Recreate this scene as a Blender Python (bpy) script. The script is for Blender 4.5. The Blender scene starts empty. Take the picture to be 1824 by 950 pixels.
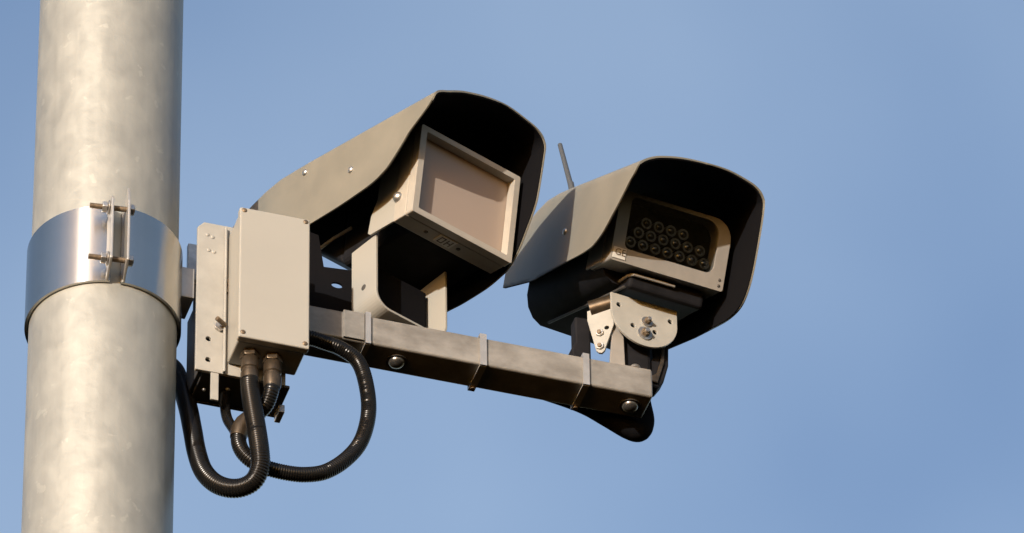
import bpy, bmesh, math, random
from mathutils import Vector, Matrix
R = math.radians
scene = bpy.context.scene
random.seed(7)

# ------------------------------------------------------------------ camera
CAM_Z = 1.6
ELEV, ROLL = R(40), R(0.9)
cd = bpy.data.cameras.new('camera'); cam = bpy.data.objects.new('camera', cd)
scene.collection.objects.link(cam); scene.camera = cam
fw = Vector((0, math.cos(ELEV), math.sin(ELEV)))
r0 = Vector((1, 0, 0)); u0 = Vector((0, -math.sin(ELEV), math.cos(ELEV)))
cr = r0*math.cos(ROLL) - u0*math.sin(ROLL); cu = r0*math.sin(ROLL) + u0*math.cos(ROLL)
m = Matrix((cr, cu, -fw)).transposed().to_4x4(); m.translation = Vector((0, 0, CAM_Z))
cam.matrix_world = m
cd.sensor_width = 36; cd.lens = 36*14000/1824; cd.clip_start = 0.1; cd.clip_end = 3000
scene.render.resolution_x = 1024; scene.render.resolution_y = 533

VIGNETTE_OFF = (2.71, 0.28, 7.79)
# ------------------------------------------------------------------ sky and sun
SUN_AZ, SUN_EL = R(24), R(6)          # sun behind the viewer, to the left, low
world = bpy.data.worlds.new('World'); scene.world = world; world.use_nodes = True
wn, wl = world.node_tree.nodes, world.node_tree.links
wn.clear()
sky = wn.new('ShaderNodeTexSky'); sky.sky_type = 'NISHITA'; sky.sun_disc = False
sky.sun_elevation = SUN_EL; sky.sun_rotation = R(180) + SUN_AZ
sky.air_density = 1.0; sky.dust_density = 1.6; sky.ozone_density = 1.0; sky.altitude = 50
bg = wn.new('ShaderNodeBackground'); bg.inputs['Strength'].default_value = 0.15
out = wn.new('ShaderNodeOutputWorld')
tint = wn.new('ShaderNodeMix'); tint.data_type = 'RGBA'; tint.blend_type = 'MULTIPLY'; tint.inputs['Factor'].default_value = 1.0
tint.inputs['B'].default_value = (0.90, 0.875, 0.995, 1)      # slightly violet evening air
wl.new(sky.outputs[0], tint.inputs['A']); # noise multiplied into the sky colour, placed to echo lens corner darkening
wt = wn.new('ShaderNodeTexCoord'); wm = wn.new('ShaderNodeMapping'); wm.inputs['Location'].default_value = VIGNETTE_OFF
wz = wn.new('ShaderNodeTexNoise'); wz.inputs['Scale'].default_value = 9.0; wz.inputs['Detail'].default_value = 3.0; wz.inputs['Roughness'].default_value = 0.45
wr = wn.new('ShaderNodeMapRange'); wr.inputs['From Min'].default_value = 0.3; wr.inputs['From Max'].default_value = 0.7
wr.inputs['To Min'].default_value = 0.76; wr.inputs['To Max'].default_value = 1.20
wx = wn.new('ShaderNodeMix'); wx.data_type = 'RGBA'; wx.blend_type = 'MULTIPLY'; wx.inputs['Factor'].default_value = 1.0
wc = wn.new('ShaderNodeCombineColor')
for k_, pw in enumerate((1.35, 1.0, 0.6)):
    pn = wn.new('ShaderNodeMath'); pn.operation = 'POWER'; pn.inputs[1].default_value = pw
    wl.new(wr.outputs[0], pn.inputs[0]); wl.new(pn.outputs[0], wc.inputs[k_])
wl.new(wt.outputs['Generated'], wm.inputs['Vector']); wl.new(wm.outputs[0], wz.inputs['Vector']); wl.new(wz.outputs['Fac'], wr.inputs['Value'])
wl.new(tint.outputs['Result'], wx.inputs['A']); wl.new(wc.outputs[0], wx.inputs['B'])
wl.new(wx.outputs['Result'], bg.inputs['Color']); wl.new(bg.outputs[0], out.inputs['Surface'])
sd = bpy.data.lights.new('sun', 'SUN'); sd.energy = 2.7; sd.angle = R(0.5); sd.color = (1.0, 0.94, 0.86)
so = bpy.data.objects.new('sun', sd); scene.collection.objects.link(so)
sdir = Vector((-math.sin(SUN_AZ)*math.cos(SUN_EL), -math.cos(SUN_AZ)*math.cos(SUN_EL), math.sin(SUN_EL)))
so.rotation_euler = sdir.to_track_quat('Z', 'Y').to_euler(); so.location = (-4, -6, 12)
scene.view_settings.view_transform = 'Standard'; scene.view_settings.look = 'None'
scene.view_settings.exposure = 1.27; scene.view_settings.gamma = 1.0
scene.view_settings.use_curve_mapping = False

# ------------------------------------------------------------------ materials
def mat(name, col, rough=0.5, metal=0.0, spec=0.5, var=0.0, vscale=20, bump=0.0, bscale=200, stretch=(1, 1, 1),
        col2=None, coat=0.0, rvar=0.0, aniso=0.0):
    M = bpy.data.materials.new(name); M.use_nodes = True
    n, l = M.node_tree.nodes, M.node_tree.links
    b = n['Principled BSDF']
    b.inputs['Base Color'].default_value = (*col, 1); b.inputs['Roughness'].default_value = rough
    b.inputs['Metallic'].default_value = metal; b.inputs['Specular IOR Level'].default_value = spec
    b.inputs['Coat Weight'].default_value = coat
    tc = n.new('ShaderNodeTexCoord'); mp = n.new('ShaderNodeMapping')
    mp.inputs['Scale'].default_value = stretch; l.new(tc.outputs['Object'], mp.inputs['Vector'])
    if var or col2:
        t = n.new('ShaderNodeTexNoise'); t.inputs['Scale'].default_value = vscale
        t.inputs['Detail'].default_value = 6; t.inputs['Roughness'].default_value = 0.62
        l.new(mp.outputs[0], t.inputs['Vector'])
        rp = n.new('ShaderNodeValToRGB'); l.new(t.outputs['Fac'], rp.inputs[0])
        c2 = col2 or tuple(c*(1-var) for c in col)
        rp.color_ramp.elements[0].position = 0.36; rp.color_ramp.elements[0].color = (*c2, 1)
        rp.color_ramp.elements[1].position = 0.66; rp.color_ramp.elements[1].color = (*col, 1)
        l.new(rp.outputs[0], b.inputs['Base Color'])
        if rvar:
            mr = n.new('ShaderNodeMapRange'); mr.inputs['To Min'].default_value = rough-rvar
            mr.inputs['To Max'].default_value = rough+rvar
            l.new(t.outputs['Fac'], mr.inputs['Value']); l.new(mr.outputs[0], b.inputs['Roughness'])
    if bump:
        t2 = n.new('ShaderNodeTexNoise'); t2.inputs['Scale'].default_value = bscale
        t2.inputs['Detail'].default_value = 3
        l.new(mp.outputs[0], t2.inputs['Vector'])
        bp = n.new('ShaderNodeBump'); bp.inputs['Strength'].default_value = bump
        bp.inputs['Distance'].default_value = 0.002
        l.new(t2.outputs['Fac'], bp.inputs['Height']); l.new(bp.outputs[0], b.inputs['Normal'])
    return M

def pole_mat():
    """hot-dip galvanised steel: soft cloudy spangle, pale runs and a few scuffs"""
    M = bpy.data.materials.new('galvanised_pole'); M.use_nodes = True
    n, l = M.node_tree.nodes, M.node_tree.links; b = n['Principled BSDF']
    tc = n.new('ShaderNodeTexCoord')
    def noise(scale, st, det=5, dist=0.0):
        mp = n.new('ShaderNodeMapping'); mp.inputs['Scale'].default_value = st
        l.new(tc.outputs['Object'], mp.inputs['Vector'])
        t = n.new('ShaderNodeTexNoise'); t.inputs['Scale'].default_value = scale; t.inputs['Detail'].default_value = det
        t.inputs['Distortion'].default_value = dist
        l.new(mp.outputs[0], t.inputs['Vector']); return t
    a = noise(30, (1, 1, 0.7), 8, 0.5)
    r1 = n.new('ShaderNodeValToRGB'); l.new(a.outputs['Fac'], r1.inputs[0])
    r1.color_ramp.elements[0].position = 0.32; r1.color_ramp.elements[0].color = (0.262, 0.264, 0.240, 1)
    r1.color_ramp.elements[1].position = 0.68; r1.color_ramp.elements[1].color = (0.312, 0.314, 0.286, 1)
    # fine vertical streaks
    s = noise(90, (1, 1, 0.05), 3)
    mx = n.new('ShaderNodeMix'); mx.data_type = 'RGBA'; mx.blend_type = 'MULTIPLY'
    rs = n.new('ShaderNodeMapRange'); rs.inputs['From Min'].default_value = 0.3; rs.inputs['From Max'].default_value = 0.7
    rs.inputs['To Min'].default_value = 0.95; rs.inputs['To Max'].default_value = 1.03
    l.new(s.outputs['Fac'], rs.inputs['Value'])
    mx.inputs['Factor'].default_value = 1.0
    l.new(r1.outputs[0], mx.inputs['A']); l.new(rs.outputs[0], mx.inputs['B'])
    # sparse pale scuffs
    c = noise(48, (1, 1, 0.9), 4, 0.3)
    rc = n.new('ShaderNodeValToRGB'); l.new(c.outputs['Fac'], rc.inputs[0])
    rc.color_ramp.elements[0].position = 0.66; rc.color_ramp.elements[0].color = (0, 0, 0, 1)
    rc.color_ramp.elements[1].position = 0.70; rc.color_ramp.elements[1].color = (1, 1, 1, 1)
    mx2 = n.new('ShaderNodeMix'); mx2.data_type = 'RGBA'
    ml = n.new('ShaderNodeMath'); ml.operation = 'MULTIPLY'; ml.inputs[1].default_value = 0.4
    l.new(rc.outputs[0], ml.inputs[0]); l.new(ml.outputs[0], mx2.inputs['Factor'])
    l.new(mx.outputs['Result'], mx2.inputs['A']); mx2.inputs['B'].default_value = (0.40, 0.395, 0.35, 1)
    l.new(mx2.outputs['Result'], b.inputs['Base Color'])
    b.inputs['Metallic'].default_value = 0.45
    rr = n.new('ShaderNodeMapRange'); rr.inputs['To Min'].default_value = 0.38; rr.inputs['To Max'].default_value = 0.62
    l.new(a.outputs['Fac'], rr.inputs['Value']); l.new(rr.outputs[0], b.inputs['Roughness'])
    bp = n.new('ShaderNodeBump'); bp.inputs['Strength'].default_value = 0.25; bp.inputs['Distance'].default_value = 0.003
    l.new(c.outputs['Fac'], bp.inputs['Height']); l.new(bp.outputs[0], b.inputs['Normal'])
    return M

M_POLE = pole_mat()
M_BAND = mat('stainless_band', (0.56, 0.55, 0.52), rough=0.24, metal=1.0, var=0.08, vscale=8)
_n, _l = M_BAND.node_tree.nodes, M_BAND.node_tree.links; _t = _n.new('ShaderNodeTangent'); _t.direction_type = 'RADIAL'; _t.axis = 'Z'
_l.new(_t.outputs[0], _n['Principled BSDF'].inputs['Tangent']); _n['Principled BSDF'].inputs['Anisotropic'].default_value = 0.9; _n['Principled BSDF'].inputs['Anisotropic Rotation'].default_value = 0.25
M_STEEL = mat('zinc_steel', (0.55, 0.53, 0.50), rough=0.38, metal=0.9, var=0.3, vscale=60)
M_RUST = mat('dull_bolt_steel', (0.20, 0.15, 0.10), rough=0.55, metal=0.6, var=0.5, vscale=150)
M_CREAM = mat('cream_enamel', (0.275, 0.268, 0.240), rough=0.42, var=0.04, vscale=9, bump=0.04, bscale=300)
M_PLATE = mat('weathered_cream_plate', (0.29, 0.285, 0.26), rough=0.5, var=0.16, vscale=28, bump=0.1, bscale=90)
M_HOOD = mat('beige_hood_paint', (0.175, 0.163, 0.130), rough=0.48, col2=(0.150, 0.141, 0.113), vscale=17, bump=0.08, bscale=60, rvar=0.08)
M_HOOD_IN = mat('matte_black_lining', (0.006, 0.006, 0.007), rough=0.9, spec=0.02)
M_BLACK = mat('black_paint_and_shade', (0.012, 0.012, 0.014), rough=0.7, spec=0.08, var=0.4, vscale=30)
M_BEAM = mat('galvanised_beam', (0.255, 0.244, 0.222), rough=0.5, metal=0.35, col2=(0.168, 0.157, 0.138), vscale=22, bump=0.15, bscale=120,
             stretch=(1, 1, 1.6), rvar=0.12)
M_STRAP = mat('pale_galvanised_strap', (0.42, 0.41, 0.39), rough=0.4, metal=0.6, var=0.15, vscale=60)
M_DARKSTEEL = mat('dark_channel_steel', (0.07, 0.065, 0.06), rough=0.6, metal=0.3, var=0.5, vscale=40)
M_HOSE = mat('black_ribbed_plastic', (0.007, 0.0065, 0.006), rough=0.27, spec=0.22, var=0.3, vscale=40)
M_GLAND = mat('dark_gland_brass', (0.10, 0.075, 0.05), rough=0.35, metal=0.7, var=0.4, vscale=70)
M_PANE = mat('tan_window_pane', (0.285, 0.225, 0.180), rough=0.35, spec=0.5, var=0.05, vscale=6)
M_BEZEL = mat('warm_grey_bezel', (0.33, 0.305, 0.262), rough=0.45, var=0.12, vscale=40)
M_BEZEL2 = mat('grey_illuminator_bezel', (0.225, 0.210, 0.188), rough=0.45, var=0.12, vscale=40)
M_LENS = mat('dark_led_lens', (0.02, 0.02, 0.022), rough=0.12, spec=0.8, coat=0.5)
M_WHITE = mat('white_label', (0.450, 0.439, 0.405), rough=0.5)
M_INK = mat('label_ink', (0.05, 0.045, 0.04), rough=0.6)
M_RING = mat('dark_metal_ring', (0.13, 0.125, 0.12), rough=0.3, metal=0.8)
M_DOME = mat('dull_dome_steel', (0.17, 0.165, 0.16), rough=0.32, metal=0.8, var=0.4, vscale=120)
M_ANT = mat('dark_grey_antenna', (0.05, 0.055, 0.06), rough=0.5)
def glass_mat():
    M = bpy.data.materials.new('clear_cover_glass'); M.use_nodes = True
    n, l = M.node_tree.nodes, M.node_tree.links; n.clear()
    o = n.new('ShaderNodeOutputMaterial'); mx = n.new('ShaderNodeMixShader'); fr = n.new('ShaderNodeFresnel')
    t = n.new('ShaderNodeBsdfTransparent'); t.inputs[0].default_value = (0.85, 0.86, 0.86, 1)
    g = n.new('ShaderNodeBsdfGlossy'); g.inputs['Roughness'].default_value = 0.04
    fr.inputs[0].default_value = 1.18
    l.new(fr.outputs[0], mx.inputs[0]); l.new(t.outputs[0], mx.inputs[1]); l.new(g.outputs[0], mx.inputs[2]); l.new(mx.outputs[0], o.inputs[0])
    return M
M_GLASS = glass_mat()

# ------------------------------------------------------------------ mesh helpers
class Fr:                                   # a local frame: origin + three axes
    def __init__(s, o, x, y, z): s.o, s.x, s.y, s.z = Vector(o), Vector(x), Vector(y), Vector(z)
    def __call__(s, a, b, c): return s.o + s.x*a + s.y*b + s.z*c
WORLD = Fr((0, 0, 0), (1, 0, 0), (0, 1, 0), (0, 0, 1))

class MB:
    def __init__(s): s.bm = bmesh.new()
    def face(s, pts):
        vs = [s.bm.verts.new(p) for p in pts]; return s.bm.faces.new(vs)
    def box(s, F, x0, x1, y0, y1, z0, z1):
        c = [s.bm.verts.new(F(x, y, z)) for x in (x0, x1) for y in (y0, y1) for z in (z0, z1)]
        for q in ((0, 1, 3, 2), (4, 6, 7, 5), (0, 4, 5, 1), (2, 3, 7, 6), (0, 2, 6, 4), (1, 5, 7, 3)):
            s.bm.faces.new([c[i] for i in q])
        return s
    def prism(s, F, poly, t0, t1, axes='xz', holes=()):
        """closed outline in two local axes, extruded along the third"""
        def P(p, t):
            if axes == 'xz': return F(p[0], t, p[1])
            if axes == 'xy': return F(p[0], p[1], t)
            return F(t, p[0], p[1])           # 'yz'
        if not holes:
            a = [s.bm.verts.new(P(p, t0)) for p in poly]; b = [s.bm.verts.new(P(p, t1)) for p in poly]
            s.bm.faces.new(a); s.bm.faces.new(b[::-1]); n = len(poly)
            for i in range(n): s.bm.faces.new([a[i], b[i], b[(i+1) % n], a[(i+1) % n]])
            return s
        loops = [poly] + list(holes); rings = []
        for t in (t0, t1):
            rr = []; es = []
            for lp in loops:
                vs = [s.bm.verts.new(P(p, t)) for p in lp]; rr.append(vs)
                for i in range(len(vs)): es.append(s.bm.edges.new((vs[i], vs[(i+1) % len(vs)])))
            bmesh.ops.triangle_fill(s.bm, use_beauty=True, use_dissolve=False, edges=es)
            rings.append(rr)
        for A, Bq in zip(*rings):
            for i in range(len(A)):
                j = (i+1) % len(A); s.bm.faces.new([A[i], A[j], Bq[j], Bq[i]])
        return s
    def tube(s, pts, rad, seg=16, closed=False, cap=True, ribs=None):
        pts = [Vector(p) for p in pts]; n = len(pts); prev = None; rings = []
        for i, p in enumerate(pts):
            t = (pts[min(i+1, n-1)] - pts[max(i-1, 0)]).normalized()
            if prev is None:
                a = Vector((0, 0, 1)) if abs(t.z) < 0.9 else Vector((1, 0, 0)); x = (a - t*a.dot(t)).normalized()
            else: x = (prev - t*prev.dot(t)).normalized()
            prev = x; y = t.cross(x); r = rad[i] if isinstance(rad, (list, tuple)) else rad
            rings.append([s.bm.verts.new(p + (x*math.cos(k*2*math.pi/seg) + y*math.sin(k*2*math.pi/seg))*r) for k in range(seg)])
        for i in range(n-1):
            for k in range(seg):
                f = s.bm.faces.new([rings[i][k], rings[i][(k+1) % seg], rings[i+1][(k+1) % seg], rings[i+1][k]]); f.smooth = True
        if cap:
            s.bm.faces.new(rings[0][::-1]); s.bm.faces.new(rings[-1])
        return s
    def cyl(s, p0, p1, r, seg=20, r1=None):
        s.tube([p0, p1], [r, r if r1 is None else r1], seg); return s
    def dome(s, c, n, r, h, seg=20, rings=6):
        """rounded bolt head on a surface"""
        c, n = Vector(c), Vector(n).normalized()
        pts = [c]; rr = [r]
        for i in range(1, rings+1):
            a = i/rings*math.pi/2; pts.append(c + n*h*math.sin(a)); rr.append(max(r*math.cos(a), r*0.04))
        s.tube(pts, rr, seg); return s
    def build(s, name, mt, root, parent=None, bevel=0.0, seg=2, smooth=False, weld=False):
        if weld: bmesh.ops.remove_doubles(s.bm, verts=s.bm.verts, dist=1e-5)
        bmesh.ops.recalc_face_normals(s.bm, faces=s.bm.faces)
        for e in s.bm.edges:
            if len(e.link_faces) == 2 and e.calc_face_angle() > R(38): e.smooth = False
        off = root.location.copy() if root is not None else Vector((0, 0, 0))
        bmesh.ops.translate(s.bm, verts=s.bm.verts, vec=-off)
        me = bpy.data.meshes.new(name); s.bm.to_mesh(me); s.bm.free(); me.materials.append(mt)
        if smooth:
            for p in me.polygons: p.use_smooth = True
        o = bpy.data.objects.new(name, me); scene.collection.objects.link(o)
        o.parent = parent if parent is not None else root
        if bevel:
            bv = o.modifiers.new('bevel', 'BEVEL'); bv.width = bevel; bv.segments = seg; bv.limit_method = 'ANGLE'
            bv.angle_limit = R(40); bv.harden_normals = False
        return o

def thing(name, loc, label, cat, group=None):
    o = bpy.data.objects.new(name, None); scene.collection.objects.link(o); o.location = loc
    o.empty_display_size = 0.05; o['label'] = label; o['category'] = cat
    if group: o['group'] = group
    return o
def tag(o, label, cat, group=None):
    o['label'] = label; o['category'] = cat
    if group: o['group'] = group
def spline(pts, n=12):
    """Catmull-Rom through points"""
    P = [Vector(p) for p in pts]; P = [P[0]*2-P[1]] + P + [P[-1]*2-P[-2]]; o = []
    for i in range(1, len(P)-2):
        a, b, c, d = P[i-1:i+3]
        for k in range(n):
            t = k/n
            o.append(0.5*((2*b) + (c-a)*t + (2*a-5*b+4*c-d)*t*t + (3*b-a-3*c+d)*t**3))
    o.append(P[-2]); return o
def even(pts, step):
    o = [pts[0]]; acc = 0
    for i in range(1, len(pts)):
        a, b = pts[i-1], pts[i]; L = (b-a).length; d = step-acc
        while d <= L: o.append(a.lerp(b, d/L)); d += step
        acc = (acc+L) % step
    return o
def circle(cx, cy, r, n=16): return [(cx+r*math.cos(i*2*math.pi/n), cy+r*math.sin(i*2*math.pi/n)) for i in range(n)]
def rrect(x0, x1, y0, y1, r, n=5):
    if not isinstance(r, (list, tuple)): r = [r]*4
    o = []
    for (cx, cy, a), q in zip(((x1, y1, 0), (x0, y1, 90), (x0, y0, 180), (x1, y0, 270)), r):
        sx = -1 if cx == x1 else 1; sy = -1 if cy == y1 else 1
        for k in range(n+1):
            t = R(a+90*k/n); o.append((cx+sx*q+q*math.cos(t), cy+sy*q+q*math.sin(t)))
    return o

# ------------------------------------------------------------------ the pole
PX, PY, PR = -0.581, 8.58, 0.105
mb = MB()
zs = [i*0.25 for i in range(0, 53)]
mb.tube([(PX, PY, z) for z in zs], PR, 96)
o = mb.build('galvanised_pole', M_POLE, None)
tag(o, 'thick round galvanised steel pole standing upright behind the clamp band', 'pole')

# beam frame: x along the beam, y away from the viewer, z up; origin at the beam's front lower edge
H = R(18)
BO = Vector((-0.2866, 8.6468, 8.7390))
FB = Fr(BO, (math.cos(H), math.sin(H), 0), (-math.sin(H), math.cos(H), 0), (0, 0, 1))

# ------------------------------------------------------------------ clamp band round the pole
ZB0, ZB1 = 8.693, 8.831
cl = thing('pole_clamp', (PX, PY, ZB0), 'shiny stainless steel band clamped round the pole with two bolts', 'clamp')
gap = 12.0                                       # heading of the split, degrees right of the viewer
def radial(az, r, z): return Vector((PX + r*math.sin(R(az)), PY - r*math.cos(R(az)), z))
mb = MB(); N = 120; az0, az1 = gap+4, gap-4+360
ring = []
for i in range(N+1):
    az = az0 + (az1-az0)*i/N
    ring.append([mb.bm.verts.new(radial(az, r, z)) for r, z in ((0.107, ZB0), (0.111, ZB0), (0.111, ZB1), (0.107, ZB1))])
for i in range(N):
    for k in range(4):
        f = mb.bm.faces.new([ring[i][k], ring[i][(k+1) % 4], ring[i+1][(k+1) % 4], ring[i+1][k]]); f.smooth = (k == 1)
mb.bm.faces.new(ring[0]); mb.bm.faces.new(ring[-1][::-1])
mb.build('band', M_BAND, cl)
er = Vector((math.sin(R(gap)), -math.cos(R(gap)), 0)); et = Vector((math.cos(R(gap)), math.sin(R(gap)), 0))
FC = Fr((PX, PY, ZB0), et, er, (0, 0, 1))        # x tangential, y outward
for sx, top in ((-1, 0.132), (1, 0.150)):
    mb = MB(); x = 0.010 if sx > 0 else -0.0135
    poly = [(0.1085, 0.000), (0.150, 0.010), (0.150, 0.120), (0.140, top), (0.1085, 0.137)]
    mb.prism(FC, poly, x, x+0.0035, 'yz')
    mb.build('flange', M_STRAP, cl, bevel=0.0008)
for z in (0.022, 0.116):
    b = MB().cyl(FC(-0.042, 0.132, z), FC(0.022, 0.132, z), 0.0040, 14).build('bolt', M_RUST, cl)
    for x0, x1, r in ((-0.0245, -0.0175, 0.0085), (0.015, 0.021, 0.0085)):
        MB().cyl(FC(x0, 0.132, z), FC(x1, 0.132, z), r, 6).build('nut', M_STEEL, cl, parent=b, bevel=0.0006)
    for x0, x1 in ((-0.0165, -0.0145), (0.0138, 0.0148)):
        MB().cyl(FC(x0, 0.132, z), FC(x1, 0.132, z), 0.0105, 20).build('washer', M_STEEL, cl, parent=b)

# ------------------------------------------------------------------ mounting bracket between pole and beam
br = thing('mounting_bracket', FB(-0.17, 0.02, -0.117), 'cream steel plate and channel bracket joining the pole to the beam behind the box', 'bracket')
mb = MB()
hol = [circle(-0.156, z, 0.0042, 12) for z in (-0.058, -0.096)]
mb.prism(FB, [(-0.1745, -0.117), (-0.042, -0.117), (-0.042, 0.150), (-0.118, 0.1565), (-0.165, 0.1565), (-0.1745, 0.146)], -0.012, -0.0065, 'xz', holes=hol)
mb.build('front_plate', M_PLATE, br, bevel=0.0008)
mb = MB(); mb.box(FB, -0.1355, -0.132, -0.0185, -0.0125, -0.117, 0.150)
mb.build('rib', M_PLATE, br, bevel=0.0012)
# channel behind the plate
mb = MB()
mb.box(FB, -0.168, -0.163, -0.006, 0.062, -0.112, 0.028)
mb.box(FB, -0.160, -0.030, 0.058, 0.063, -0.117, 0.150)
mb.box(FB, -0.162, -0.034, -0.006, 0.057, -0.116, -0.111)
mb.build('rear_channel', M_DARKSTEEL, br, bevel=0.001)
mb = MB(); mb.box(FB, -0.172, -0.155, 0.048, 0.0575, 0.098, 0.164)
mb.build('rear_lug', M_STEEL, br, bevel=0.001)
mb = MB(); mb.box(FB, -0.212, -0.1752, -0.002, 0.048, 0.020, 0.0745)
mb.build('pole_arm', M_STRAP, br, bevel=0.0012)
mb = MB(); mb.box(FB, -0.1515, -0.1400, -0.0115, -0.008, -0.166, -0.1175)
mb.build('lit_patch', M_PLATE, br, bevel=0.0006)  # patch of light through the gap, shaped as a cream piece
mb = MB(); mb.box(FB, -0.0395, -0.031, 0.030, 0.056, -0.131, -0.1175)
mb.build('lit_end', M_STRAP, br, bevel=0.0008)  # sunlit right end of the channel, put in as a pale piece
# projecting bolt, latch, small screws on the plate
b = MB().cyl(FB(-0.149, -0.030, -0.033), FB(-0.134, -0.0195, -0.034), 0.0035, 12).build('stud', M_RUST, br)
MB().cyl(FB(-0.140, -0.0165, -0.034), FB(-0.140, -0.0125, -0.034), 0.0085, 6).build('nut', M_STEEL, br, parent=b, bevel=0.0005)
MB().prism(FB, [(-0.131, 0.030), (-0.1275, 0.032), (-0.1255, 0.050), (-0.1275, 0.056), (-0.1312, 0.054), (-0.1295, 0.044)], -0.017, -0.0125, 'xz').build('latch', M_RUST, br, bevel=0.0005)
for x, z in ((-0.160, 0.134), (-0.1525, 0.131), (-0.158, 0.1055), (-0.150, 0.104)):
    MB().dome(FB(x, -0.012, z), FB.y*-1, 0.0032, 0.0016, 12).build('rivet', M_PLATE, br)
MB().dome(FB(-0.118, 0.020, -0.1165), (0, 0, -1), 0.0035, 0.003, 12).build('screw', M_STEEL, br)
MB().dome(FB(-0.150, 0.030, -0.1165), (0, 0, -1), 0.003, 0.003, 12).build('screw', M_STEEL, br)

# ------------------------------------------------------------------ junction box
jb = thing('junction_box', FB(-0.08, -0.045, -0.1), 'plain cream junction box with a flat lid between pole and beam, hoses leaving below', 'junction box')
JX0, JX1, JZ0, JZ1 = -0.1308, -0.0268, -0.1003, 0.1386
MB().box(FB, JX0+0.002, JX1-0.002, -0.0665, -0.0130, JZ0+0.002, JZ1-0.002).build('box_body', M_CREAM, jb, bevel=0.003, seg=3)
MB().box(FB, JX0, JX1, -0.0800, -0.0675, JZ0, JZ1).build('lid', M_CREAM, jb, bevel=0.0022, seg=3)
MB().box(FB, JX0+0.0026, JX1-0.0026, -0.0676, -0.0664, JZ0+0.0026, JZ1-0.0026).build('gasket', M_INK, jb)
for x in (JX0+0.0065, JX1-0.0065):
    for z in (JZ0+0.0085, JZ1-0.0055):
        s = MB().dome(FB(x, -0.0799, z), FB.y*-1, 0.0040, 0.0018, 14).build('lid_screw', M_RUST, jb)
for gx in (-0.104, -0.071):
    g = MB().cyl(FB(gx, -0.045, -0.099), FB(gx, -0.045, -0.109), 0.0145, 6).build('cable_gland', M_GLAND, jb, bevel=0.001)
    mb = MB(); mb.tube([FB(gx, -0.045, z) for z in (-0.108, -0.112, -0.128, -0.130, -0.1335, -0.136, -0.150, -0.156)],
                       [0.0115, 0.0128, 0.0128, 0.0112, 0.0112, 0.0132, 0.0128, 0.0115], 24)
    mb.build('gland_nut', M_GLAND, jb, parent=g)

# ------------------------------------------------------------------ cross beam
bm_ = thing('cross_beam', FB(0.17, 0.0275, 0), 'weathered square steel tube beam carrying both cameras out from the pole', 'beam')
BH = 0.0505
MB().box(FB, -0.160, 0.5125, 0.0, 0.055, 0.0, BH).build('tube', M_BEAM, bm_, bevel=0.0035, seg=3)
mb = MB(); mb.box(FB, 0.046, 0.0775, -0.0032, 0.0005, 0.0015, BH+0.0005)
mb.build('splice_plate', M_BEAM, bm_, bevel=0.0008)
for x0, x1 in ((0.0785, 0.0865), (0.250, 0.260), (0.4055, 0.4150)):
    mb = MB()
    for q in ((-0.0042, -0.001, -0.0035, BH+0.0035), (0.0555, 0.0585, -0.0035, BH+0.0035)):
        mb.box(FB, x0, x1, *q)
    mb.box(FB, x0, x1, -0.001, 0.0555, -0.0040, -0.0008); mb.box(FB, x0, x1, -0.001, 0.0555, BH+0.0008, BH+0.0040)
    s = mb.build('steel_band', M_STRAP, bm_)
    MB().cyl(FB((x0+x1)/2, 0.050, -0.004), FB((x0+x1)/2, 0.050, -0.0070), 0.0040, 6).build('band_screw', M_RUST, bm_, parent=s)
for x in (0.134, 0.486):
    MB().cyl(FB(x, 0.0275, 0.001), FB(x, 0.0275, -0.002), 0.0155, 28).build('washer', M_DARKSTEEL, bm_)
    MB().dome(FB(x, 0.0275, -0.002), (0, 0, -1), 0.0120, 0.0085, 24, 8).build('dome_bolt', M_DOME, bm_)

# ------------------------------------------------------------------ camera frames
def cam_frame(o, yaw, tilt):
    a, t = R(yaw), R(tilt)
    u = Vector((math.cos(a), math.sin(a), 0)); nh = Vector((math.sin(a), -math.cos(a), 0)); z = Vector((0, 0, 1))
    return Fr(o, u, nh*math.cos(t) - z*math.sin(t), nh*math.sin(t) + z*math.cos(t))     # x across, y forward, z up
F1 = cam_frame(BO + Vector((0.2259, -0.0125, 0.2610)), 41, 9)
F2 = cam_frame(BO + Vector((0.5226, 0.0923, 0.2477)), 26, 24)

# hood: an arched shell, its front edge swept back down the near side
SECT1 = [(-0.135, h, f) for h, f in ((-0.048, -0.190), (-0.047, -0.130), (-0.044, -0.085), (-0.040, -0.050), (-0.031, -0.024), (-0.021, -0.010), (-0.011, 0.001),
            (0.001, 0.013), (0.013, 0.024), (0.024, 0.040), (0.035, 0.056), (0.045, 0.068), (0.055, 0.075))] + \
        [(-0.1335, 0.0600, 0.0765), (-0.129, 0.0655, 0.0755), (-0.121, 0.0710, 0.074), (-0.108, 0.0785, 0.071), (-0.088, 0.0905, 0.067), (-0.067, 0.1010, 0.063), (-0.026, 0.116, 0.057),
         (0.018, 0.1260, 0.050), (0.0615, 0.1250, 0.044), (0.080, 0.1225, 0.042), (0.0925, 0.1180, 0.040), (0.100, 0.112, 0.038), (0.1045, 0.102, 0.037)] + \
        [(0.105, h, f) for h, f in ((0.080, 0.0355), (0.055, 0.034), (0.030, 0.032), (0.008, 0.029), (-0.012, 0.022), (-0.030, 0.014), (-0.048, 0.006), (-0.063, -0.002), (-0.076, -0.012),
            (-0.086, -0.024), (-0.092, -0.042), (-0.097, -0.065), (-0.099, -0.090), (-0.100, -0.120))]
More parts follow.
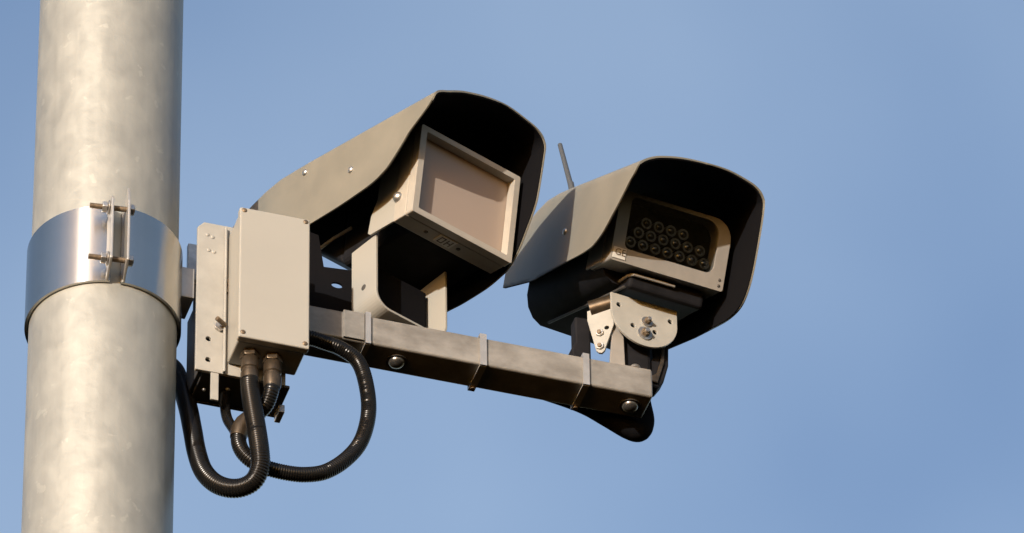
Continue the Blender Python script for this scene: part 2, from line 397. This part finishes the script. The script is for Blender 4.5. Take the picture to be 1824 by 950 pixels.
SECT2 = [(-0.120, h, f) for h, f in ((-0.047, -0.190), (-0.049, -0.130), (-0.051, -0.080), (-0.0515, -0.045), (-0.0495, -0.012), (-0.045, 0.004), (-0.038, 0.020),
            (-0.028, 0.034), (-0.017, 0.047), (-0.004, 0.063), (0.010, 0.078), (0.025, 0.094), (0.036, 0.109))] + \
        [(-0.1195, 0.046, 0.1165), (-0.116, 0.053, 0.115), (-0.108, 0.0605, 0.112), (-0.096, 0.068, 0.109), (-0.0805, 0.0745, 0.106), (-0.047, 0.0835, 0.100), (-0.004, 0.0895, 0.092),
         (0.035, 0.0915, 0.085), (0.071, 0.087, 0.078), (0.086, 0.083, 0.075), (0.095, 0.078, 0.073), (0.101, 0.072, 0.071), (0.1045, 0.064, 0.0705)] + \
        [(0.105, h, f) for h, f in ((0.042, 0.073), (0.015, 0.0735), (-0.014, 0.073), (-0.035, 0.072), (-0.056, 0.069), (-0.075, 0.062), (-0.088, 0.052), (-0.096, 0.038),
            (-0.101, 0.018), (-0.1035, -0.005), (-0.104, -0.040), (-0.103, -0.070))]
def hood(F, root, SECT, back, lift, far_back=None):
    P3 = spline([Vector(p) for p in SECT], 4); SECT = [tuple(p) for p in P3]
    back0 = back; far_back = back if far_back is None else far_back
    def surf(inset, fpull):
        rows = []
        top = max(p[1] for p in SECT)
        for (a, h, f) in SECT:
            row = []
            g = min(1.0, max(0.0, (a + 0.03)/0.13)); back = back0 + (far_back - back0)*g
            for k in range(15):
                t = k/14; ff = (f-fpull)*(1-t) + back*t
                q = max(0.0, (-ff + back + 0.14)/0.14)             # the rear drops and narrows
                w = min(1.0, max(0.0, (h+0.02)/(top*0.6)))
                hh = h + w*(lift*min(f-ff, 0.30) - 0.026*q*q - 0.010*q) + (1-w)*0.024*max(0.0, (-ff-0.22)/0.14)
                aa = a*(1-0.08*q)
                ia = aa - math.copysign(min(inset, abs(aa)), aa); ih = hh - (inset if h > 0.05 else 0)
                row.append((ia, ff, ih))
            rows.append(row)
        return rows
    def skin(mb, rows):
        vs = [[mb.bm.verts.new(F(*p)) for p in r] for r in rows]
        for i in range(len(vs)-1):
            for k in range(14):
                f = mb.bm.faces.new([vs[i][k], vs[i+1][k], vs[i+1][k+1], vs[i][k+1]]); f.smooth = True
        return vs
    mb = MB(); A = skin(mb, surf(0.0, 0.0)); Bv = skin(mb, surf(0.0022, 0.0))
    n = len(A)
    for i in range(n-1):
        mb.bm.faces.new([A[i][0], A[i+1][0], Bv[i+1][0], Bv[i][0]])
        mb.bm.faces.new([A[i][-1], A[i+1][-1], Bv[i+1][-1], Bv[i][-1]])
    for i in (0, n-1):
        for k in range(14): mb.bm.faces.new([A[i][k], A[i][k+1], Bv[i][k+1], Bv[i][k]])
    ho = mb.build('hood', M_HOOD, root)
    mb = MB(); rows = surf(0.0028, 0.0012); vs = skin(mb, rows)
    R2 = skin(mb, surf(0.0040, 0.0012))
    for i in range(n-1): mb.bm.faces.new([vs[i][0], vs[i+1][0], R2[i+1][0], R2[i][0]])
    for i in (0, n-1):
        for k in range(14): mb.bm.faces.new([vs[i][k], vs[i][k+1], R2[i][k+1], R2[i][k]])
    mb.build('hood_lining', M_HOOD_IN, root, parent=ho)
    # closed rear end
    if far_back != back0: return ho
    mb = MB(); e = [r[-1] for r in surf(0.0045, 0)]
    mb.bm.faces.new([mb.bm.verts.new(F(p[0], p[1]+0.004, p[2])) for p in e])
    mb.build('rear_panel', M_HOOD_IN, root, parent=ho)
    return ho

# ------------------------------------------------------------------ camera nearest the pole
c1 = thing('traffic_camera', FB(0.15, 0.03, BH), 'beige hooded traffic camera nearest the pole with a large square tan window', 'camera',
           'hooded cameras on the beam')
h1 = hood(F1, c1, SECT1, -0.43, 0.035, -0.27)
for a, b in ((-0.221, 0.055), (-0.107, 0.0075)):
    MB().dome(F1(-0.135, a, b), F1.x*-1, 0.0055, 0.0035, 16).build('hood_screw', M_STEEL, c1, parent=h1)
# front housing with its bezel
X0, X1, Z0, Z1 = -0.095, 0.092, -0.091, 0.060
WX0, WX1, WZ0, WZ1 = -0.084, 0.082, -0.081, 0.051
fh = MB().prism(F1, rrect(X0, X1, Z0, Z1, 0.003, 3), 0.0, -0.015, 'xz', holes=[rrect(WX0, WX1, WZ0, WZ1, 0.002, 3)]).build('bezel', M_BEZEL, c1, bevel=0.0008)
MB().box(F1, WX0-0.003, WX1+0.003, -0.0175, -0.0155, WZ0-0.003, WZ1+0.003).build('window_pane', M_PANE, c1)
MB().box(F1, X0+0.0012, X1-0.0012, -0.046, -0.0180, Z0+0.0012, Z1-0.0012).build('front_housing', M_BEZEL, c1, bevel=0.0015)
MB().prism(F1, [(-0.047, -0.0875), (-0.047, 0.055), (-0.090, 0.055), (-0.092, -0.030), (-0.103, -0.055), (-0.106, -0.083), (-0.100, -0.0875)], -0.0925, -0.0890, 'yz').build('side_panel', M_CREAM, c1, bevel=0.0008)
MB().box(F1, -0.066, 0.085, -0.205, -0.047, -0.082, 0.075).build('rear_housing', M_BLACK, c1, bevel=0.012, seg=4)
MB().prism(F1, [(-0.200, -0.078), (-0.200, 0.070), (-0.360, 0.080), (-0.360, 0.042), (-0.300, -0.004)], -0.064, 0.083, 'yz').build('tapered_tail', M_BLACK, c1, bevel=0.006, seg=3)
k = MB().dome(F1(-0.093, -0.040, -0.050), F1.x*-1, 0.0085, 0.008, 18).build('side_knob', M_STEEL, c1)
MB().tube([F1(-0.085, -0.255, -0.052), F1(-0.085, -0.20, -0.0455), F1(-0.080, -0.165, -0.040)], 0.0026, 8).build('wiring_rail', M_CREAM, c1)
# label on the underside of the front housing
lb = MB().box(F1, -0.026, 0.004, -0.037, -0.017, Z0-0.0012, Z0+0.0008).build('underside_label', M_WHITE, c1)
mb = MB()
for (x0, x1, y0, y1) in ((-0.022, -0.0205, -0.034, -0.020), (-0.022, -0.013, -0.0215, -0.020), (-0.022, -0.013, -0.034, -0.0325), (-0.0145, -0.013, -0.034, -0.020),
                         (-0.009, -0.0075, -0.034, -0.020), (-0.009, 0.000, -0.028, -0.0265), (-0.0015, 0.000, -0.034, -0.020)):
    mb.box(F1, x0, x1, y0, y1, Z0-0.0017, Z0-0.0011)
mb.build('label_marks', M_INK, c1, parent=lb)
for x, y in ((-0.045, -0.030), (0.016, -0.030)):
    MB().dome(F1(x, y, Z0+0.001), F1.z*-1, 0.0035, 0.002, 12).build('screw', M_INK, c1)
MB().prism(FB, [(0.004, BH+0.001), (0.086, BH+0.001), (0.086, 0.181), (0.034, 0.177), (0.026, 0.235), (0.004, 0.240)], 0.058, 0.062, 'xz',
           holes=[[(0.054+0.0085*math.cos(R(q)), 0.147+0.0050*math.sin(R(q))) for q in range(0, 360, 20)]]).build('rear_stay', M_HOOD_IN, c1, bevel=0.0006)
# U shaped yoke standing on the beam
FY = Fr(FB(0.090, 0.012, 0), (math.cos(R(41)), math.sin(R(41)), 0), (math.sin(R(41)), -math.cos(R(41)), 0), (0, 0, 1))
def yoke(F, x0, x1, y0, y1, zb, zt, r, th, name, m_, root):
    prof = [(x0, zt)] + [(x0+r-r*math.cos(R(a)), zb+r-r*math.sin(R(a))) for a in range(0, 91, 9)] + \
           [(x1-r+r*math.sin(R(a)), zb+r-r*math.cos(R(a))) for a in range(0, 91, 9)] + [(x1, zt)]
    inn = [(x0+th, zt)] + [(x0+r-(r-th)*math.cos(R(a)), zb+r-(r-th)*math.sin(R(a))) for a in range(0, 91, 9)] + \
          [(x1-r+(r-th)*math.sin(R(a)), zb+r-(r-th)*math.cos(R(a))) for a in range(0, 91, 9)] + [(x1-th, zt)]
    return MB().prism(F, prof + inn[::-1], y0, y1, 'xz').build(name, m_, root, bevel=0.0007)
MB().box(FY, 0.030, 0.090, -0.0270, 0.0150, BH+0.0005, BH+0.0090).build('spacer', M_DARKSTEEL, c1, bevel=0.0008)
y1_ = yoke(FY, -0.012, 0.122, -0.0275, 0.0275, BH+0.0095, 0.190, 0.028, 0.004, 'yoke', M_CREAM, c1)
MB().box(FY, -0.005, 0.112, -0.0265, -0.006, BH+0.016, 0.168).build('dark_filler', M_HOOD_IN, c1, bevel=0.004)  # added near-black block, stands for the shade between the yoke arms
MB().dome(FY(-0.0122, 0.000, 0.108), FY.x*-1, 0.0050, 0.0006, 14).build('bolt_hole', M_INK, c1, parent=y1_)
MB().dome(FY(0.1178, -0.002, 0.094), FY.x*-1, 0.0045, 0.0012, 14).build('bolt_hole', M_INK, c1, parent=y1_)

# ------------------------------------------------------------------ camera at the beam's end
c2 = thing('infrared_camera', FB(0.47, 0.03, BH), 'beige hooded camera at the outer beam end with round lamps in its dark window', 'camera',
           'hooded cameras on the beam')
h2 = hood(F2, c2, SECT2, -0.365, 0.08, -0.25)
MB().dome(F2(-0.120, -0.125, 0.002), F2.x*-1, 0.0055, 0.0035, 16).build('hood_screw', M_STEEL, c2, parent=h2)
X0, X1, Z0, Z1 = -0.092, 0.090, -0.062, 0.046
WX0, WX1, WZ0, WZ1 = -0.073, 0.071, -0.040, 0.040
MB().prism(F2, rrect(X0, X1, Z0, Z1, [0.030, 0.012, 0.004, 0.004], 6), 0.0, -0.034, 'xz', holes=[rrect(WX0, WX1, WZ0, WZ1, [0.022, 0.008, 0.008, 0.014], 6)]).build('bezel', M_BEZEL2, c2, bevel=0.0012)
MB().box(F2, X0+0.0012, X1-0.0012, -0.075, -0.0345, Z0+0.001, Z1-0.0012).build('front_housing', M_BEZEL2, c2, bevel=0.002)
bd_ = MB().box(F2, WX0-0.001, WX1+0.001, -0.0342, -0.0300, WZ0-0.001, WZ1+0.001).build('lamp_board', M_HOOD_IN, c2)
lamp_proto = None
for r_ in range(3):
    for c_ in range(7 if r_ == 0 else 6 if r_ == 1 else 4):
        a = -0.0609 + 0.0199*c_ + (0.0100 if r_ % 2 else 0) + (0.0199 if r_ == 2 else 0) ; hgt = -0.0245 + 0.0170*r_
        if lamp_proto is None:
            mb = MB(); mb.tube([F2(a, y, hgt) for y in (-0.0302, -0.0125, -0.0110, -0.0092, -0.0080, -0.0074)],
                               [0.0066, 0.0066, 0.0064, 0.0052, 0.0030, 0.0006], 20)
            lamp_proto = mb.build('lamp_lens', M_LENS, c2)
            mb = MB(); mb.tube([F2(a, y, hgt) for y in (-0.0300, -0.0105, -0.0095, -0.0095, -0.0110, -0.0120)],
                               [0.0086, 0.0086, 0.0082, 0.0072, 0.0068, 0.0067], 24, cap=False)
            ring_proto = mb.build('lens_ring', M_RING, c2, parent=lamp_proto); base = (a, hgt)
        else:
            q = lamp_proto.copy(); scene.collection.objects.link(q); q.parent = c2
            q.location = F2.x*(a-base[0]) + F2.z*(hgt-base[1])
            q2 = ring_proto.copy(); scene.collection.objects.link(q2); q2.parent = q
MB().box(F2, WX0-0.0008, WX1+0.0008, -0.0045, -0.0030, WZ0-0.0008, WZ1+0.0008).build('window_glass', M_GLASS, c2)
for x, z in ((0.0825, -0.0455), (0.0825, -0.0545)):
    MB().dome(F2(x, 0.0, z), F2.y, 0.0026, 0.0012, 12).build('bezel_screw', M_INK, c2)
# small bright name plate at the bezel's lower corner
lp = MB().box(F2, -0.0895, -0.0690, 0.0002, 0.0012, -0.0585, -0.0415).build('corner_plate', M_WHITE, c2, bevel=0.0003)
tcu = bpy.data.curves.new('plate_letters', 'FONT'); tcu.body = 'GE'; tcu.size = 0.0140; tcu.extrude = 0.0002; tcu.align_x = 'CENTER'; tcu.align_y = 'CENTER'
tob = bpy.data.objects.new('tmp_letters', tcu); scene.collection.objects.link(tob)
bpy.context.view_layer.update()
tme = bpy.data.meshes.new_from_object(tob.evaluated_get(bpy.context.evaluated_depsgraph_get()))
bpy.data.objects.remove(tob)
tm = Matrix((F2.x, F2.z, F2.y)).transposed().to_4x4(); tm.translation = F2(-0.0782, 0.0017, -0.0490) - c2.location
tme.transform(tm); tme.materials.clear(); tme.materials.append(M_RUST)
to = bpy.data.objects.new('plate_letters', tme); scene.collection.objects.link(to); to.parent = lp
# side strip, black inner housing and lower tray, its black standing in for shade
MB().box(F2, -0.0935, -0.0905, -0.085, -0.030, -0.060, 0.030).build('side_panel', M_BEZEL2, c2, bevel=0.0008)
MB().box(F2, -0.066, 0.085, -0.32, -0.076, -0.058, 0.040).build('rear_housing', M_BLACK, c2, bevel=0.012, seg=4)
mb = MB()
sec = [(-0.099, -0.030), (-0.099, -0.052), (-0.094, -0.070), (-0.084, -0.084), (-0.070, -0.0925), (0.060, -0.098), (0.085, -0.090), (0.098, -0.070), (0.100, -0.040), (0.060, -0.035), (-0.060, -0.026)]
pr = [(p[0], p[1]) for p in sec]
rows = []
for f_, sx_ in ((-0.290, 1.0), (-0.200, 0.99), (-0.120, 0.95), (-0.050, 0.90)):
    rows.append([mb.bm.verts.new(F2(p[0]*sx_, f_, p[1] + (0.014*(1-sx_)/0.1 if p[1] < -0.06 else 0))) for p in pr])
for i in range(3):
    for k in range(len(pr)):
        f = mb.bm.faces.new([rows[i][k], rows[i][(k+1) % len(pr)], rows[i+1][(k+1) % len(pr)], rows[i+1][k]]); f.smooth = True
mb.bm.faces.new(rows[0]); mb.bm.faces.new(rows[-1][::-1])
mb.build('lower_tray', M_BLACK, c2)
MB().tube([F2(-0.071, -0.255, -0.096), F2(-0.060, -0.14, -0.092), F2(-0.050, -0.03, -0.086)], 0.0022, 8).build('tray_seam', M_DARKSTEEL, c2)
MB().box(F2, -0.050, 0.072, -0.105, -0.018, -0.090, -0.0635).build('mounting_block', M_BLACK, c2, bevel=0.006, seg=3)
MB().tube([F2(-0.052, -0.10, -0.078), F2(-0.052, -0.022, -0.072), F2(-0.046, -0.014, -0.070), F2(0.02, -0.0135, -0.070)], 0.0024, 8).build('block_trim', M_BEZEL2, c2)
# antenna
an = MB().cyl(F2(-0.050, -0.300, 0.122), F2(-0.050, -0.318, 0.146), 0.0048, 14)
an.tube([F2(-0.050, -0.316, 0.142), F2(-0.050, -0.390, 0.226)], [0.0042, 0.0036], 14)
an.build('antenna', M_ANT, c2)
# tilting bracket: round faced plate, tapered side plate, feet and an outer arm
HZ = Fr(FB(0, 0, 0), (math.cos(R(26)), math.sin(R(26)), 0), (math.sin(R(26)), -math.cos(R(26)), 0), (0, 0, 1))
def hz(x, y, z):      # beam coordinates to the bracket's own frame
    p = FB(x, y, z) - HZ.o; return (p.dot(HZ.x), p.dot(HZ.y), p.dot(HZ.z))
cx, cy, cz = hz(0.504, 0.004, 0.150)
FP = Fr(HZ(cx, cy, cz), HZ.x, HZ.y, HZ.z)       # origin at the plate's centre
half = [(-0.0535, 0.030)] + [(0.0535*math.cos(R(a)), 0.0535*math.sin(R(a))) for a in range(180, 361, 8)] + [(0.0535, 0.030)]
plate = MB().prism(FP, half, 0.0, -0.004, 'xz', holes=[circle(-0.041, 0.010, 0.0040, 12), circle(0.042, 0.006, 0.0040, 12),
        circle(-0.019, -0.0215, 0.0040, 12), circle(0.0165, -0.0225, 0.0040, 12)]).build('pivot_plate', M_PLATE, c2, bevel=0.0006)
for x, z, r in ((0.0035, -0.008, 0.0065), (-0.0005, -0.031, 0.0085)):
    w = MB().cyl(FP(x, 0.0, z), FP(x, 0.002, z), r*1.35, 20).build('washer', M_STEEL, c2, parent=plate)
    MB().cyl(FP(x, 0.002, z), FP(x, 0.0075, z), r*0.8, 6).build('bolt', M_RUST, c2, parent=plate, bevel=0.0006)
    MB().cyl(FP(x, 0.0075, z), FP(x, 0.011, z), r*0.42, 12).build('bolt_end', M_STEEL, c2, parent=plate)
# tapered plate, turned to the left
sx, sy, sz = hz(0.440, 0.018, 0.079)
FT = Fr(HZ(sx, sy, sz), Vector((math.cos(R(-12)), math.sin(R(-12)), 0)), Vector((math.sin(R(-12)), -math.cos(R(-12)), 0)), (0, 0, 1))
tap = [(-0.0185, 0.082), (-0.0185, 0.064), (-0.0065, 0.006), (-0.003, 0.0015), (0.002, 0.000), (0.006, 0.004), (0.0205, 0.050), (0.0215, 0.090)]
tp = MB().prism(FT, tap, 0.0, -0.004, 'xz', holes=[circle(0.010, 0.046, 0.0036, 10)]).build('tapered_plate', M_PLATE, c2, bevel=0.0006)
for z in (0.037, 0.012):
    MB().cyl(FT(-0.0005, 0, z), FT(-0.0005, 0.004, z), 0.0062, 6).build('bolt', M_STEEL, c2, parent=tp, bevel=0.0005)
    MB().cyl(FT(-0.0005, 0.004, z-0.001), FT(-0.0005, 0.0065, z-0.001), 0.0034, 12).build('bolt_end', M_RUST, c2, parent=tp)
MB().cyl(FT(-0.015, -0.004, 0.086), FT(0.022, -0.006, 0.094), 0.014, 18).build('pivot_barrel', M_GLAND, c2)
MB().prism(FB, [(0.452, BH+0.001), (0.476, BH+0.001), (0.474, 0.150), (0.460, 0.150)], 0.014, 0.019, 'xz').build('upright', M_BEZEL2, c2, bevel=0.0008)
MB().prism(FB, [(0.4000, 0.088), (0.4040, BH+0.001), (0.4300, BH+0.001), (0.4300, 0.150), (0.4060, 0.150), (0.4060, 0.102)], 0.030, 0.052, 'xz').build('rear_foot', M_BLACK, c2, bevel=0.003)
MB().box(FB, 0.478, 0.520, 0.024, 0.048, BH+0.001, 0.135).build('pivot_post', M_BLACK, c2, bevel=0.006)
MB().box(FB, 0.455, 0.5125, 0.006, 0.050, BH+0.0015, BH+0.0045).build('base_plate', M_BEZEL2, c2, bevel=0.0008)
MB().dome(FB(0.490, 0.012, BH+0.0045), (0, 0, 1), 0.0085, 0.0085, 16).build('dome_nut', M_STEEL, c2)
MB().prism(FB, [(0.5135, 0.046), (0.5300, 0.042), (0.5400, 0.058), (0.5480, 0.090), (0.5500, 0.150), (0.5220, 0.150), (0.5250, 0.100), (0.5160, 0.084), (0.5135, 0.070)], 0.030, 0.052, 'xz').build('outer_arm', M_BLACK, c2, bevel=0.002)
MB().prism(FB, [(0.5200, 0.052), (0.5290, 0.050), (0.5400, 0.090), (0.5420, 0.125), (0.5370, 0.125), (0.5345, 0.092), (0.5280, 0.068), (0.5200, 0.062)], 0.026, 0.0295, 'xz').build('lit_arm_edge', M_GLAND, c2, bevel=0.001)  # lit inner edge of the arm, put in as a brown strip

# ------------------------------------------------------------------ hoses
def hose(pts, r, name, label, ribbed=True, seg=20, group=None):
    P = even(spline([FB(*p) for p in pts], 16), 0.0009)
    rad = [r + (0.0005 if (i % 4) < 2 else -0.0002) for i in range(len(P))] if ribbed else r
    mb = MB(); mb.tube(P, rad, seg); o = mb.build(name, M_HOSE, None); tag(o, label, 'hose', group); return o
hose([(-0.104, -0.045, -0.148), (-0.103, -0.045, -0.165), (-0.099, -0.045, -0.195), (-0.093, -0.045, -0.234), (-0.088, -0.045, -0.273), (-0.086, -0.040, -0.296), (-0.092, -0.030, -0.314), (-0.107, -0.020, -0.322), (-0.125, -0.010, -0.319),
      (-0.142, 0.000, -0.305), (-0.155, 0.010, -0.279), (-0.162, 0.020, -0.240), (-0.166, 0.030, -0.193), (-0.168, 0.050, -0.137), (-0.171, 0.080, -0.073), (-0.178, 0.110, -0.019), (-0.200, 0.150, 0.020), (-0.26, 0.19, 0.05)],
     0.0134, 'corrugated_hose', 'thick black ribbed hose hanging in a U from the box to behind the pole')
hose([(-0.071, -0.045, -0.148), (-0.073, -0.045, -0.163), (-0.077, -0.035, -0.179), (-0.088, -0.020, -0.189), (-0.102, -0.012, -0.203), (-0.110, -0.012, -0.228), (-0.106, -0.016, -0.253), (-0.091, -0.018, -0.270), (-0.069, -0.020, -0.279), (-0.041, -0.020, -0.281),
      (-0.014, -0.020, -0.278), (0.015, -0.020, -0.266), (0.044, -0.020, -0.238), (0.068, -0.015, -0.196), (0.080, -0.012, -0.143), (0.078, -0.012, -0.095), (0.066, -0.013, -0.052), (0.043, -0.014, -0.034), (0.017, -0.013, -0.026), (-0.012, -0.005, -0.018), (-0.028, 0.020, -0.030), (-0.04, 0.045, -0.05)],
     0.0107, 'corrugated_hose', 'black ribbed hose making the large open ring below the beam')
hose([(-0.118, 0.030, -0.110), (-0.1215, 0.020, -0.149), (-0.122, 0.004, -0.185), (-0.114, -0.008, -0.215), (-0.108, -0.011, -0.240)], 0.0075, 'thin_hose',
     'short thinner black hose dropping from the bracket and joining the ring hose', ribbed=False)
mb = MB(); P = [FB(*p) for p in [(-0.084, -0.024, -0.185), (-0.094, -0.018, -0.192), (-0.102, -0.013, -0.201), (-0.108, -0.012, -0.214), (-0.111, -0.012, -0.228)]]
mb.tube(P, [0.0118, 0.0128, 0.0140, 0.0142, 0.0115], 20)
o = mb.build('hose_coupling', M_GLAND, None); tag(o, 'dark brownish coupling joining two hoses just below the junction box', 'coupling')
# rubber boot behind the end of the beam
P = spline([FB(*p) for p in [(0.330, 0.072, 0.034), (0.365, 0.074, 0.034), (0.425, 0.076, 0.026), (0.468, 0.078, 0.013), (0.499, 0.080, 0.004), (0.516, 0.080, 0.002), (0.5235, 0.080, 0.020), (0.522, 0.080, 0.050), (0.518, 0.078, 0.090)]], 10)
n_ = len(P); rad = []
for i in range(n_):
    t = i/(n_-1); key = [(0, 0.010), (0.3, 0.013), (0.5, 0.018), (0.64, 0.0185), (0.8, 0.016), (1, 0.012)]
    for (a, ra), (b, rb) in zip(key, key[1:]):
        if a <= t <= b: rad.append(ra + (rb-ra)*(t-a)/(b-a)); break
mb = MB(); mb.tube(P, rad, 22)
o = mb.build('rubber_boot', M_HOOD_IN, None); tag(o, 'black drooping rubber cable boot hanging behind the outer end of the beam', 'cable boot')
